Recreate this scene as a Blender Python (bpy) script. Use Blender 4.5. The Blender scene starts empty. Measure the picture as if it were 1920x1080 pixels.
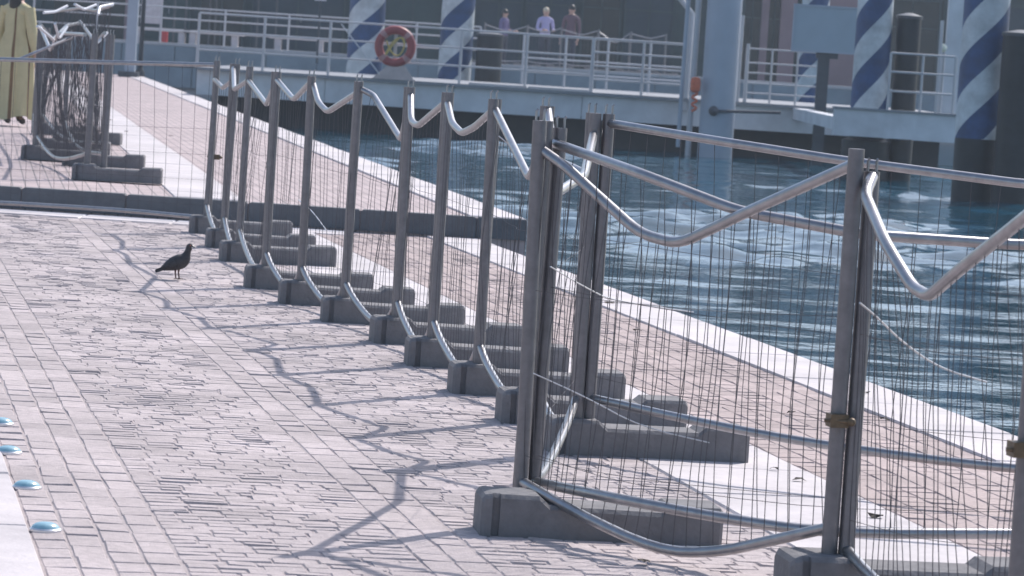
import bpy, bmesh, math, random
from mathutils import Vector, Matrix, noise
random.seed(7)
R = math.radians
scene = bpy.context.scene
C = scene.collection

# ------------------------------------------------------------------ camera
W0, H0, FPX = 1920.0, 1080.0, 7000.0
PITCH, ROLL, CAMZ = R(3.622), R(3.70), 1.45
FWD = Vector((0, math.cos(PITCH), -math.sin(PITCH)))
UP0 = Vector((0, math.sin(PITCH), math.cos(PITCH)))
RT0 = Vector((1, 0, 0))
UP = UP0 * math.cos(ROLL) - RT0 * math.sin(ROLL)
RT = RT0 * math.cos(ROLL) + UP0 * math.sin(ROLL)
CAM = Vector((0, 0, CAMZ))
cam_d = bpy.data.cameras.new('camera')
cam = bpy.data.objects.new('camera', cam_d); C.objects.link(cam)
m = Matrix((RT, UP, -FWD)).transposed().to_4x4(); m.translation = CAM
cam.matrix_world = m
cam_d.sensor_width = 36.0; cam_d.lens = 36.0 * FPX / W0
cam_d.clip_start = 0.5; cam_d.clip_end = 6000
cam_d.dof.use_dof = True; cam_d.dof.focus_distance = 14.5; cam_d.dof.aperture_fstop = 13.0
scene.camera = cam

def ray(x, y):
    return FWD + RT * ((x - W0 / 2) / FPX) + UP * ((H0 / 2 - y) / FPX)
def G(x, y, z=0.0):                       # pixel -> point on the level z
    d = ray(x, y); t = (z - CAMZ) / d.z
    return CAM + d * t
def at(x, y, Y):                          # pixel -> point at distance Y
    d = ray(x, y); return CAM + d * (Y / d.y)

# ------------------------------------------------------------------ world, sun, exposure
SUN_AZ, SUN_EL = R(32), R(46)             # azimuth measured from +Y towards +X
world = bpy.data.worlds.new('World'); scene.world = world; world.use_nodes = True
nt = world.node_tree; nt.nodes.clear()
wo = nt.nodes.new('ShaderNodeOutputWorld'); bg = nt.nodes.new('ShaderNodeBackground')
sky = nt.nodes.new('ShaderNodeTexSky'); sky.sky_type = 'NISHITA'; sky.sun_disc = False
sky.sun_elevation = SUN_EL; sky.sun_rotation = SUN_AZ
sky.air_density = 1.0; sky.dust_density = 1.6; sky.ozone_density = 1.0
bg.inputs['Strength'].default_value = 0.15
nt.links.new(sky.outputs[0], bg.inputs[0]); nt.links.new(bg.outputs[0], wo.inputs[0])
sd = bpy.data.lights.new('sun', 'SUN'); sd.energy = 3.4; sd.angle = R(0.53); sd.color = (1.0, 0.955, 0.93)
so = bpy.data.objects.new('sun', sd); C.objects.link(so)
sdir = Vector((math.sin(SUN_AZ) * math.cos(SUN_EL), math.cos(SUN_AZ) * math.cos(SUN_EL), math.sin(SUN_EL)))
so.rotation_euler = (-sdir).to_track_quat('-Z', 'Y').to_euler()
so.location = (20, 30, 40)
vs = scene.view_settings
vs.view_transform = 'Standard'; vs.look = 'None'; vs.gamma = 1.0; vs.use_curve_mapping = False
vs.exposure = 0.36

# ------------------------------------------------------------------ materials
def mat(name, col, rough=0.6, metal=0.0, var=0.12, scale=8.0, bump=0.0, bscale=60.0, col2=None, rand=0.0, coord='Object', spec=0.5, dirt=0.0):
    M = bpy.data.materials.new(name); M.use_nodes = True
    n = M.node_tree; L = n.links; b = n.nodes['Principled BSDF']
    b.inputs['Roughness'].default_value = rough; b.inputs['Metallic'].default_value = metal
    b.inputs['Specular IOR Level'].default_value = spec
    tc = n.nodes.new('ShaderNodeTexCoord' if coord != 'Position' else 'ShaderNodeNewGeometry')
    nz = n.nodes.new('ShaderNodeTexNoise'); nz.inputs['Scale'].default_value = scale; nz.inputs['Detail'].default_value = 6
    nz.inputs['Roughness'].default_value = 0.65
    L.new(tc.outputs[coord], nz.inputs['Vector'])
    rp = n.nodes.new('ShaderNodeValToRGB')
    rp.color_ramp.elements[0].position = 0.3; rp.color_ramp.elements[1].position = 0.7
    c2 = col2 or tuple(min(1, c * (1 + var)) for c in col)
    c1 = tuple(c * (1 - var) for c in col) if not col2 else col
    rp.color_ramp.elements[0].color = (*c1, 1); rp.color_ramp.elements[1].color = (*c2, 1)
    L.new(nz.outputs['Fac'], rp.inputs['Fac'])
    out = rp.outputs['Color']
    if rand > 0:
        oi = n.nodes.new('ShaderNodeNewGeometry')
        mr = n.nodes.new('ShaderNodeMapRange'); mr.inputs[3].default_value = 1 - rand; mr.inputs[4].default_value = 1 + rand
        L.new(oi.outputs['Random Per Island'], mr.inputs[0])
        hs = n.nodes.new('ShaderNodeHueSaturation'); L.new(out, hs.inputs['Color']); L.new(mr.outputs[0], hs.inputs['Value'])
        out = hs.outputs['Color']
    if dirt > 0:
        dn = n.nodes.new('ShaderNodeTexNoise'); dn.inputs['Scale'].default_value = 1.4; dn.inputs['Detail'].default_value = 5
        L.new(tc.outputs[coord], dn.inputs['Vector'])
        dm = n.nodes.new('ShaderNodeMapRange'); dm.inputs[1].default_value = .35; dm.inputs[2].default_value = .65
        dm.inputs[3].default_value = 1 - dirt; dm.inputs[4].default_value = 1 + dirt; L.new(dn.outputs['Fac'], dm.inputs[0])
        h2 = n.nodes.new('ShaderNodeHueSaturation'); L.new(out, h2.inputs['Color']); L.new(dm.outputs[0], h2.inputs['Value'])
        out = h2.outputs['Color']
    L.new(out, b.inputs['Base Color'])
    if bump > 0:
        bz = n.nodes.new('ShaderNodeTexNoise'); bz.inputs['Scale'].default_value = bscale; bz.inputs['Detail'].default_value = 4
        L.new(tc.outputs[coord], bz.inputs['Vector'])
        bp = n.nodes.new('ShaderNodeBump'); bp.inputs['Strength'].default_value = bump; bp.inputs['Distance'].default_value = 0.01
        L.new(bz.outputs['Fac'], bp.inputs['Height']); L.new(bp.outputs[0], b.inputs['Normal'])
    return M

M = {}
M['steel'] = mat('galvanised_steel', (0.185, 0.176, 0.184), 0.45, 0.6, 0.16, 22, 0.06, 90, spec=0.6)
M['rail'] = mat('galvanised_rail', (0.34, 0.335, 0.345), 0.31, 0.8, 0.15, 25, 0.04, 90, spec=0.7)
M['wire'] = mat('fence_wire', (0.10, 0.094, 0.098), 0.6, 0.0, 0.2, 30, spec=0.2)
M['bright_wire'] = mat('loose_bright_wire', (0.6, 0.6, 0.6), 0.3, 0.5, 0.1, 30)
M['brass'] = mat('brass_clamp', (0.14, 0.10, 0.06), 0.5, 0.4, 0.3, 50)
M['block'] = mat('recycled_rubber_block', (0.18, 0.172, 0.175), 0.85, 0, 0.18, 14, 0.35, 70)
M['sett'] = mat('pinkish_granite_sett', (0.435, 0.372, 0.362), 0.85, 0, 0.16, 30, 0.35, 120, rand=0.13, coord='Position', dirt=0.13)
M['sett_pink'] = mat('warm_pink_sett', (0.40, 0.318, 0.298), 0.85, 0, 0.18, 40, 0.3, 120, rand=0.13, coord='Position', dirt=0.13)
M['joint'] = mat('sandy_joint', (0.40, 0.345, 0.335), 0.95, 0, 0.15, 30, 0.4, 100)
M['pale'] = mat('pale_limestone', (0.55, 0.50, 0.495), 0.75, 0, 0.08, 9, 0.25, 60, rand=0.06, coord='Position', dirt=0.10)
M['pale_grey'] = mat('grey_limestone', (0.48, 0.46, 0.48), 0.75, 0, 0.14, 8, 0.3, 60, rand=0.08)
M['stepstone'] = mat('dark_step_stone', (0.115, 0.12, 0.13), 0.8, 0, 0.18, 7, 0.3, 40, rand=0.10)
M['concrete'] = mat('quay_concrete', (0.28, 0.27, 0.27), 0.9, 0, 0.2, 1.5, 0.3, 20)
M['stud'] = mat('blue_glass_stud', (0.26, 0.46, 0.53), 0.22, 0.0, 0.15, 60, spec=1.0)
M['studrim'] = mat('stud_rim', (0.7, 0.7, 0.72), 0.3, 0.6, 0.1, 20)
M['bird'] = mat('dark_feathers', (0.035, 0.033, 0.036), 0.6, 0, 0.4, 60, 0.4, 150)
M['birdleg'] = mat('pigeon_leg', (0.10, 0.05, 0.05), 0.6)
M['beak'] = mat('dark_beak', (0.06, 0.055, 0.05), 0.4)
M['white'] = mat('white_hull_paint', (0.60, 0.61, 0.63), 0.5, 0, 0.08, 3, 0.05, 5, dirt=.10)
M['whiterail'] = mat('white_rail_paint', (0.46, 0.46, 0.48), 0.4, 0, 0.05, 3)
M['deck'] = mat('grey_deck', (0.24, 0.25, 0.27), 0.7, 0, 0.12, 1.2)
M['dark'] = mat('black_tarred_pile', (0.018, 0.019, 0.022), 0.55, 0, 0.4, 3, 0.2, 12)
M['darkfloat'] = mat('black_float', (0.03, 0.032, 0.036), 0.6, 0, 0.3, 2)
M['blue'] = mat('blue_pile_paint', (0.018, 0.056, 0.155), 0.5, 0, 0.25, 5, dirt=.2)
M['pilewhite'] = mat('white_pile_paint', (0.52, 0.54, 0.55), 0.55, 0, 0.2, 5.0, dirt=.16)
M['column'] = mat('grey_steel_column', (0.36, 0.40, 0.46), 0.5, 0, 0.08, 1.5)
M['sign'] = mat('grey_sign_back', (0.33, 0.39, 0.44), 0.5, 0, 0.06, 2)
M['darkpost'] = mat('dark_grey_post', (0.07, 0.075, 0.085), 0.5, 0.2, 0.2, 4)
M['ring'] = mat('red_ring', (0.30, 0.05, 0.05), 0.45, 0, 0.1, 4)
M['ringband'] = mat('white_ring_band', (0.42, 0.22, 0.21), 0.5)
M['rope'] = mat('yellow_rope', (0.55, 0.42, 0.12), 0.8, 0, 0.2, 60)
M['orange'] = mat('orange_rescue_line', (0.62, 0.14, 0.06), 0.6, 0, 0.2, 20)
M['pinkboard'] = mat('pale_pink_board', (0.50, 0.42, 0.40), 0.6)
M['facade'] = mat('pink_facade', (0.30, 0.20, 0.205), 0.85, 0, 0.15, 1.0, 0.2, 6)
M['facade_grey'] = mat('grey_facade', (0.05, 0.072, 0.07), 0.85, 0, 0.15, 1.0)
M['shutter'] = mat('dark_green_door', (0.022, 0.05, 0.048), 0.5, 0, 0.25, 1.5)
M['shutter2'] = mat('dark_teal_door', (0.018, 0.035, 0.048), 0.5, 0, 0.25, 1.5)
M['glass'] = mat('dark_window_glass', (0.014, 0.02, 0.022), 0.2, 0, 0.2, 2, spec=0.35)
M['frame'] = mat('window_frame', (0.33, 0.33, 0.34), 0.6)
M['farquay'] = mat('far_quay_paving', (0.40, 0.37, 0.37), 0.85, 0, 0.14, 0.8)
M['farwall'] = mat('far_quay_wall', (0.27, 0.30, 0.33), 0.85, 0, 0.2, 0.9, 0.3, 8)
M['skin'] = mat('skin', (0.50, 0.31, 0.24), 0.6, 0, 0.05, 10)
M['lilac'] = mat('lilac_top', (0.44, 0.40, 0.62), 0.8)
M['plum'] = mat('plum_shirt', (0.14, 0.085, 0.105), 0.85)
M['purple'] = mat('purple_shirt', (0.17, 0.14, 0.26), 0.85)
M['denim'] = mat('dark_trousers', (0.05, 0.055, 0.075), 0.85)
M['blond'] = mat('blond_hair', (0.62, 0.50, 0.36), 0.6)
M['hair'] = mat('dark_hair', (0.03, 0.024, 0.02), 0.5)
M['cream'] = mat('cream_yellow_cloth', (0.56, 0.49, 0.28), 0.85, 0, 0.1, 6)
M['brown'] = mat('brown_cloth', (0.20, 0.12, 0.06), 0.85, 0, 0.15, 8)
M['shoe'] = mat('dark_shoe', (0.04, 0.032, 0.03), 0.6)
M['red'] = mat('red_sign', (0.45, 0.04, 0.05), 0.5)
M['signblue'] = mat('blue_sign', (0.06, 0.08, 0.32), 0.5)
M['pinkwhite'] = mat('pinkish_white_panel', (0.75, 0.64, 0.68), 0.5)
M['globe'] = mat('lamp_globe', (0.85, 0.82, 0.62), 0.06, 0, 0.02, 5, spec=1.0)
M['leaf'] = mat('dry_leaf', (0.055, 0.04, 0.03), 0.8)

# paving of the far terrace: setts too small to tell apart, drawn by the material
def terrace_mat():
    Mt = bpy.data.materials.new('terrace_setts'); Mt.use_nodes = True
    n = Mt.node_tree; L = n.links; b = n.nodes['Principled BSDF']; b.inputs['Roughness'].default_value = 0.8
    tc = n.nodes.new('ShaderNodeTexCoord'); mp = n.nodes.new('ShaderNodeMapping')
    mp.inputs['Rotation'].default_value = (0, 0, R(90 - 8.3)); L.new(tc.outputs['Object'], mp.inputs[0])
    br = n.nodes.new('ShaderNodeTexBrick'); br.inputs['Scale'].default_value = 1.0
    br.inputs['Brick Width'].default_value = 0.2; br.inputs['Row Height'].default_value = 0.1
    br.inputs['Mortar Size'].default_value = 0.006
    br.inputs['Color1'].default_value = (0.48, 0.385, 0.375, 1); br.inputs['Color2'].default_value = (0.39, 0.31, 0.30, 1)
    br.inputs['Mortar'].default_value = (0.2, 0.17, 0.17, 1)
    L.new(mp.outputs[0], br.inputs['Vector'])
    nz = n.nodes.new('ShaderNodeTexNoise'); nz.inputs['Scale'].default_value = 1.3; nz.inputs['Detail'].default_value = 8
    L.new(tc.outputs['Object'], nz.inputs['Vector'])
    mx = n.nodes.new('ShaderNodeMix'); mx.data_type = 'RGBA'; mx.blend_type = 'MULTIPLY'; mx.inputs['Factor'].default_value = 0.5
    L.new(br.outputs['Color'], mx.inputs['A']); L.new(nz.outputs['Color'], mx.inputs['B'])
    hs = n.nodes.new('ShaderNodeHueSaturation'); hs.inputs['Value'].default_value = 1.3
    L.new(br.outputs['Color'], hs.inputs['Color'])
    mr = n.nodes.new('ShaderNodeMapRange'); mr.inputs[1].default_value = .3; mr.inputs[2].default_value = .7
    mr.inputs[3].default_value = 0.85; mr.inputs[4].default_value = 1.12
    L.new(nz.outputs['Fac'], mr.inputs[0]); L.new(mr.outputs[0], hs.inputs['Value'])
    L.new(hs.outputs['Color'], b.inputs['Base Color'])
    return Mt
M['terrace'] = terrace_mat()

def water_mat():
    Mt = bpy.data.materials.new('harbour_water'); Mt.use_nodes = True
    n = Mt.node_tree; L = n.links; b = n.nodes['Principled BSDF']
    b.inputs['Base Color'].default_value = (0.008, 0.058, 0.092, 1)
    b.inputs['Roughness'].default_value = 0.04; b.inputs['IOR'].default_value = 1.333
    tc = n.nodes.new('ShaderNodeTexCoord'); mp = n.nodes.new('ShaderNodeMapping')
    mp.inputs['Scale'].default_value = (1.0, 1.5, 1.0); L.new(tc.outputs['Object'], mp.inputs[0])
    n1 = n.nodes.new('ShaderNodeTexNoise'); n1.inputs['Scale'].default_value = 2.6; n1.inputs['Detail'].default_value = 5
    n1.inputs['Roughness'].default_value = 0.55
    L.new(mp.outputs[0], n1.inputs['Vector'])
    bp = n.nodes.new('ShaderNodeBump'); bp.inputs['Strength'].default_value = 0.8; bp.inputs['Distance'].default_value = 0.014
    L.new(n1.outputs['Fac'], bp.inputs['Height']); L.new(bp.outputs[0], b.inputs['Normal'])
    return Mt
M['water'] = water_mat()

# ------------------------------------------------------------------ mesh helpers
class MB:
    def __init__(s): s.v = []; s.f = []; s.mi = []
    def poly(s, pts, faces, mi=0):
        o = len(s.v); s.v += [tuple(p) for p in pts]
        for f in faces: s.f.append(tuple(i + o for i in f)); s.mi.append(mi)
    def box(s, c, sz, rz=0.0, mi=0):
        x, y, z = sz[0] / 2, sz[1] / 2, sz[2] / 2; ca, sa = math.cos(rz), math.sin(rz)
        P = []
        for dz in (-z, z):
            for dx, dy in ((-x, -y), (x, -y), (x, y), (-x, y)):
                P.append((c[0] + dx * ca - dy * sa, c[1] + dx * sa + dy * ca, c[2] + dz))
        s.poly(P, [(0, 3, 2, 1), (4, 5, 6, 7), (0, 1, 5, 4), (1, 2, 6, 5), (2, 3, 7, 6), (3, 0, 4, 7)], mi)
    def tube(s, pts, r, n=8, cap=True, mi=0):
        pts = [Vector(p) for p in pts]; k = len(pts)
        rr = r if isinstance(r, (list, tuple)) else [r] * k
        t0 = (pts[1] - pts[0]).normalized()
        a = Vector((0, 0, 1)) if abs(t0.z) < 0.9 else Vector((1, 0, 0))
        u = t0.cross(a).normalized(); P = []
        for i, p in enumerate(pts):
            t = (pts[min(i + 1, k - 1)] - pts[max(i - 1, 0)]).normalized()
            u = (u - t * u.dot(t)).normalized(); w = t.cross(u)
            for j in range(n):
                an = 2 * math.pi * j / n
                P.append(p + (u * math.cos(an) + w * math.sin(an)) * rr[i])
        F = [(i * n + j, i * n + (j + 1) % n, (i + 1) * n + (j + 1) % n, (i + 1) * n + j) for i in range(k - 1) for j in range(n)]
        if cap: F += [tuple(reversed(range(n))), tuple((k - 1) * n + j for j in range(n))]
        s.poly(P, F, mi)
    def lathe(s, prof, n=24, c=(0, 0, 0), mi=0):
        P = []; k = len(prof)
        for r, z in prof:
            for j in range(n):
                a = 2 * math.pi * j / n; P.append((c[0] + r * math.cos(a), c[1] + r * math.sin(a), c[2] + z))
        F = [(i * n + j, i * n + (j + 1) % n, (i + 1) * n + (j + 1) % n, (i + 1) * n + j) for i in range(k - 1) for j in range(n)]
        F += [tuple(reversed(range(n))), tuple((k - 1) * n + j for j in range(n))]
        s.poly(P, F, mi)
    def sphere(s, c, r, n=12, k=8, mi=0):
        r3 = r if isinstance(r, (list, tuple)) else (r, r, r); P = []
        for i in range(1, k):
            th = math.pi * i / k
            for j in range(n):
                a = 2 * math.pi * j / n
                P.append((c[0] + r3[0] * math.sin(th) * math.cos(a), c[1] + r3[1] * math.sin(th) * math.sin(a), c[2] + r3[2] * math.cos(th)))
        P += [(c[0], c[1], c[2] + r3[2]), (c[0], c[1], c[2] - r3[2])]
        F = [(i * n + j, (i + 1) * n + j, (i + 1) * n + (j + 1) % n, i * n + (j + 1) % n) for i in range(k - 2) for j in range(n)]
        a, b = len(P) - 2, len(P) - 1
        F += [(a, j, (j + 1) % n) for j in range(n)] + [(b, (k - 2) * n + (j + 1) % n, (k - 2) * n + j) for j in range(n)]
        s.poly(P, F, mi)
    def mesh(s, name, mats, smooth=False):
        me = bpy.data.meshes.new(name); me.from_pydata(s.v, [], s.f)
        for q in (mats if isinstance(mats, list) else [mats]): me.materials.append(q)
        if any(s.mi): me.polygons.foreach_set('material_index', s.mi)
        if smooth:
            me.polygons.foreach_set('use_smooth', [True] * len(s.f))
            try: me.set_sharp_from_angle(angle=R(40))
            except Exception: pass
        me.update(); return me
    def build(s, name, mats, parent=None, smooth=False, label=None, cat=None, group=None, kind=None, loc=None):
        o = bpy.data.objects.new(name, s.mesh(name, mats, smooth)); C.objects.link(o)
        if parent: o.parent = parent
        if loc is not None: o.location = loc
        return tag(o, label, cat, group, kind)
def tag(o, label=None, cat=None, group=None, kind=None):
    if label: o['label'] = label
    if cat: o['category'] = cat
    if group: o['group'] = group
    if kind: o['kind'] = kind
    return o
def empty(name, loc, rz=0, label=None, cat=None, group=None):
    o = bpy.data.objects.new(name, None); C.objects.link(o); o.location = loc; o.rotation_euler = (0, 0, rz)
    o.empty_display_size = 0.1
    return tag(o, label, cat, group)
def local(root, pts):                      # world points into a root that is only translated
    return [Vector(p) - root.location for p in pts]
def tube_part(name, root, pts, r, mt, n=10, label=None):
    b = MB(); b.tube(local(root, pts), r, n)
    return b.build(name, mt, root, True, label=label)
def smooth_path(pts, it=2):
    P = [Vector(p) for p in pts]
    for _ in range(it):
        Q = [P[0]]
        for a, b in zip(P[:-1], P[1:]): Q += [a * 0.75 + b * 0.25, a * 0.25 + b * 0.75]
        P = Q + [P[-1]]
    return P
def bent_path(pts, r=.07):
    P = [Vector(p) for p in pts]; Qs = [P[0]]
    for a, c, b in zip(P[:-2], P[1:-1], P[2:]):
        u, w = a - c, b - c; d = min(r, u.length * .4, w.length * .4)
        p0 = c + u.normalized() * d; p1 = c + w.normalized() * d
        Qs += [p0 * (1 - t) ** 2 + c * 2 * t * (1 - t) + p1 * t * t for t in (0, .25, .5, .75, 1)]
    return Qs + [P[-1]]
def along(P, u):
    Ls = [0.0]
    for a, b in zip(P[:-1], P[1:]): Ls.append(Ls[-1] + (b - a).length)
    d = u * Ls[-1]
    for i in range(len(P) - 1):
        if d <= Ls[i + 1] or i == len(P) - 2:
            return P[i].lerp(P[i + 1], (d - Ls[i]) / max(1e-6, Ls[i + 1] - Ls[i]))

# ------------------------------------------------------------------ setting: quay, step, terrace, water
A = R(10.3)                                # heading of the near quay edge
E = Vector((math.cos(A), math.sin(A), 0)); D = Vector((-math.sin(A), math.cos(A), 0))
def Q(s, t, z=0.0): return E * s + D * t + Vector((0, 0, z))
A2 = R(8.3)
E2 = Vector((math.cos(A2), math.sin(A2), 0)); D2 = Vector((-math.sin(A2), math.cos(A2), 0))
STEP_Y, TZ, WZ = 28.4, 0.17, -0.35
S_LEFT, S_STRIP0, S_STRIP1, S_KERB0, S_KERB1 = 0.58, 2.91, 3.495, 4.40, 4.80
def t_at_y(s, Y, ax=A): return (Y - math.sin(ax) * s) / math.cos(ax)

b = MB()                                   # near quay body (bed of the paving)
P = [Q(-25, -5), Q(S_KERB1 - 0.02, -5), Q(S_KERB1 - 0.02, t_at_y(S_KERB1, STEP_Y + .1)), Q(-25, t_at_y(-25, STEP_Y + .1))]
zt = -0.0005
b.poly([(p.x, p.y, zt) for p in P] + [(p.x, p.y, -3) for p in P], [(0, 1, 2, 3), (0, 4, 5, 1), (1, 5, 6, 2), (2, 6, 7, 3), (3, 7, 4, 0)])
quay = b.build('quay', M['joint'], kind='structure')

# terrace beyond the step
T_EDGE = G(990, 404, TZ); T_EDGE.y = STEP_Y
e0 = E2.dot(T_EDGE)
def Q2(s, t, z=0.0): return E2 * (e0 + s) + D2 * t + Vector((0, 0, z))   # s = 0 is the terrace's water edge
t0 = t_at_y(e0, STEP_Y, A2)
T_END = t0 + 69
b = MB()
P = [Vector((-30, STEP_Y + .02, 0)), Vector((T_EDGE.x - .01, STEP_Y + .02, 0)), Q2(-.01, T_END), Q2(-1.2, T_END + 3.2), Q2(-3, T_END + 4.2), Q2(-30, T_END + 4.4)]
n = len(P)
b.poly([(p.x, p.y, TZ - .004) for p in P] + [(p.x, p.y, -3) for p in P], [tuple(range(n))] + [(i, n + i, n + (i + 1) % n, (i + 1) % n) for i in range(n)])
terrace = b.build('terrace', M['terrace'], kind='structure')

# setts: every sett a bevelled block
def sett_geo(mb, c, ex, ey, lx, ly, h, bev=0.006, tilt=(0, 0)):
    pts = []
    for (k, zz) in ((0.0, -0.02), (0.0, h - bev), (bev, h)):
        for sx, sy in ((-1, -1), (1, -1), (1, 1), (-1, 1)):
            q = c + ex * (sx * (lx / 2 - k)) + ey * (sy * (ly / 2 - k))
            pts.append((q.x, q.y, zz + (tilt[0] * sx + tilt[1] * sy if zz > 0 or k else 0)))
    f = [(0, 1, 5, 4), (1, 2, 6, 5), (2, 3, 7, 6), (3, 0, 4, 7), (4, 5, 9, 8), (5, 6, 10, 9), (6, 7, 11, 10), (7, 4, 8, 11), (8, 9, 10, 11)]
    mb.poly(pts, f)
def vis(p, mg=60):
    d = p - CAM; w = d.dot(FWD)
    x = W0 / 2 + FPX * d.dot(RT) / w; y = H0 / 2 - FPX * d.dot(UP) / w
    return -mg < x < W0 + mg and -mg < y < H0 + mg
setts = []
def lay(s0, s1, ta, tb, cw, cl, kind):
    ncol = max(1, round((s1 - s0) / cw)); w = (s1 - s0) / ncol
    for i in range(ncol):
        s = s0 + (i + .5) * w; t = ta + random.random() * cl
        while True:
            ll = cl * random.uniform(.82, 1.15); p = Q(s, t + ll / 2)
            if p.y > tb - 0.01: break
            setts.append((p, w, ll, kind)); t += ll + random.uniform(.004, .009)
def lay_rows(s0, s1, ta, tb, kind, wmin=.07, wmax=.15, row=.078):
    t = ta
    while True:
        h = row * random.uniform(.85, 1.15); s = s0 + .002
        if Q(s0, t + h).y > tb: break
        while s < s1 - .04:
            w = random.uniform(wmin, wmax); w = w if s + w < s1 - .06 else s1 - s
            ti = t + h / 2 + .006 * math.sin(2.6 * s + .9 * t) + random.gauss(0, .002)
            p = Q(s + w / 2, ti)
            if p.y < tb: setts.append((p, w, h - random.uniform(.002, .006), kind))
            s += w
        t += h
lay(S_LEFT + .004, S_LEFT + .39, 8.0, STEP_Y - .66, 0.096, 0.19, 0)
lay_rows(S_LEFT + .39, 1.66, 8.0, STEP_Y - .66, 0)
lay(1.66, 1.86, 8.0, STEP_Y - .66, 0.10, 0.17, 0)
lay_rows(1.86, S_STRIP0 - .005, 8.0, STEP_Y - .66, 0)
lay(S_LEFT - 2.9, S_LEFT - .70, 8.0, STEP_Y - .66, 0.096, 0.19, 0)
lay(S_STRIP1 + .005, S_KERB0 - .005, 8.0, STEP_Y - .14, 0.11, 0.15, 1)
cand = sorted([i for i, q in enumerate(setts) if vis(q[0], 0)], key=lambda i: setts[i][0].y)
single = set([i for i in cand if setts[i][3] == 0][:200] + [i for i in cand if setts[i][3] == 1][:100])
rest = [MB(), MB()]
for i, (p, w, ll, k) in enumerate(setts):
    h = random.uniform(-.0009, .0011) + .0030
    gap = random.uniform(.002, .006)
    jit = Vector((random.gauss(0, .0015), random.gauss(0, .002), 0))
    ra = random.gauss(0, .012); ca, sa = math.cos(ra), math.sin(ra)
    ex = E * ca + D * sa; ey = D * ca - E * sa
    tl = (random.gauss(0, .0007), random.gauss(0, .0011))
    if i in single:
        mb = MB(); sett_geo(mb, Vector((0, 0, 0)), ex, ey, w - gap, ll, h, .005, tl)
        mb.build('sett', M['sett' if k == 0 else 'sett_pink'], quay, loc=(p + jit))
    else:
        sett_geo(rest[k], p + jit, ex, ey, w - gap, ll, h, .005, tl)
rest[0].build('sett_field', M['sett'], quay, kind='stuff')
rest[1].build('sett_field', M['sett_pink'], quay, kind='stuff')

def slab(name, parent, corners, z0, z1, mt, bev=.008):
    c = sum(corners, Vector()) / 4; mb = MB(); pts = []
    for k, zz in ((0, z0), (0, z1 - bev), (bev, z1)):
        for q in corners:
            d = (q - c); d.z = 0; r = d - d.normalized() * k * 1.3
            pts.append((r.x, r.y, zz))
    mb.poly(pts, [(0, 1, 5, 4), (1, 2, 6, 5), (2, 3, 7, 6), (3, 0, 4, 7), (4, 5, 9, 8), (5, 6, 10, 9), (6, 7, 11, 10), (7, 4, 8, 11), (8, 9, 10, 11)])
    return mb.build(name, mt, parent, loc=(c.x, c.y, 0))
def slab_row(name, parent, F, s0, s1, ta, tb, ln, z0, z1, mt, jit=.002):
    t = ta
    while t < tb - .05:
        l = min(ln * random.uniform(.85, 1.15), tb - t)
        g = .010; dz = random.uniform(-jit, jit)
        slab(name, parent, [F(s0, t + g), F(s1, t + g), F(s1, t + l - g), F(s0, t + l - g)], z0, z1 + dz, mt)
        t += l
tend = t_at_y(4.6, STEP_Y)
slab_row('coping_stone', quay, Q, S_KERB0, S_KERB1, 8, tend - .03, 1.15, -.25, .012, M['pale'])
slab_row('pale_slab', quay, Q, S_STRIP0, S_STRIP1, 8, t_at_y(3.2, STEP_Y) - .16, .85, -.05, .006, M['pale'])
slab_row('kerb_stone', quay, Q, S_LEFT - .70, S_LEFT, 8, t_at_y(.6, STEP_Y) - .7, 1.3, -.05, .010, M['pale'])
# pale band of slabs in front of the step
x = -6.0
while x < T_EDGE.x - 2.0:
    l = random.uniform(.55, .75)
    for ya, yb, mt in ((STEP_Y - .62, STEP_Y - .33, 'pale'), (STEP_Y - .32, STEP_Y - .02, 'pale_grey')):
        slab('band_slab', quay, [Vector((x + .005, ya, 0)), Vector((x + l - .005, ya, 0)), Vector((x + l - .005, yb - .01, 0)), Vector((x + .005, yb - .01, 0))], -.05, .008, M[mt])
    x += l
# step: dark stone blocks, slightly undercut at the foot
x = -6.4; step_root = terrace
while x < T_EDGE.x - .05:
    l = min(random.uniform(.78, .95), T_EDGE.x - x)
    slab('step_stone', terrace, [Vector((x + .004, STEP_Y, 0)), Vector((x + l - .004, STEP_Y, 0)), Vector((x + l - .004, STEP_Y + .14, 0)), Vector((x + .004, STEP_Y + .14, 0))], .018, TZ + .006 + random.uniform(-.002, .002), M['stepstone'], .012)
    x += l
# terrace edging and pale strip
tt = t_at_y(e0, STEP_Y + .18, A2)
slab_row('coping_stone', terrace, Q2, -.42, .0, tt, T_END, 1.25, -.25, TZ + .012, M['pale'])
strip_t = t_at_y(e0 - 2.5, STEP_Y + .24, A2)
slab_row('pale_slab', terrace, Q2, -2.66, -2.12, strip_t, T_END - 2, .95, .1, TZ + .006, M['pale'])
# top of the step row is pale where people walk
# ------------------------------------------------------------------ water
GSEED = 1192
def grid_axis(lo, hi, step, far):
    a = []; x = lo
    while x <= hi: a.append(x); x += step
    s = step; x = hi
    while x < far: s *= 1.5; x += s; a.append(x)
    s = step; x = lo
    while x > -far: s *= 1.5; x -= s; a.insert(0, x)
    return a
xs = grid_axis(-9, 13, .11, 700); ys = grid_axis(13, 78, .14, 700)
random.seed(11)
waves = []
for k in range(40):
    lam = 10 ** random.uniform(-.28, .34); th = R(-72) + random.gauss(0, .6)
    waves.append((2 * math.pi / lam * math.cos(th), 2 * math.pi / lam * math.sin(th), random.uniform(0, 6.28), .0075 * lam ** .85))
wv = []; import numpy as np
X, Y = np.meshgrid(np.array(xs), np.array(ys))
Z = np.zeros_like(X)
for kx, ky, ph, am in waves: Z += am * np.sin(kx * X + ky * Y + ph)
g = np.zeros_like(X); random.seed(GSEED)
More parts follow.
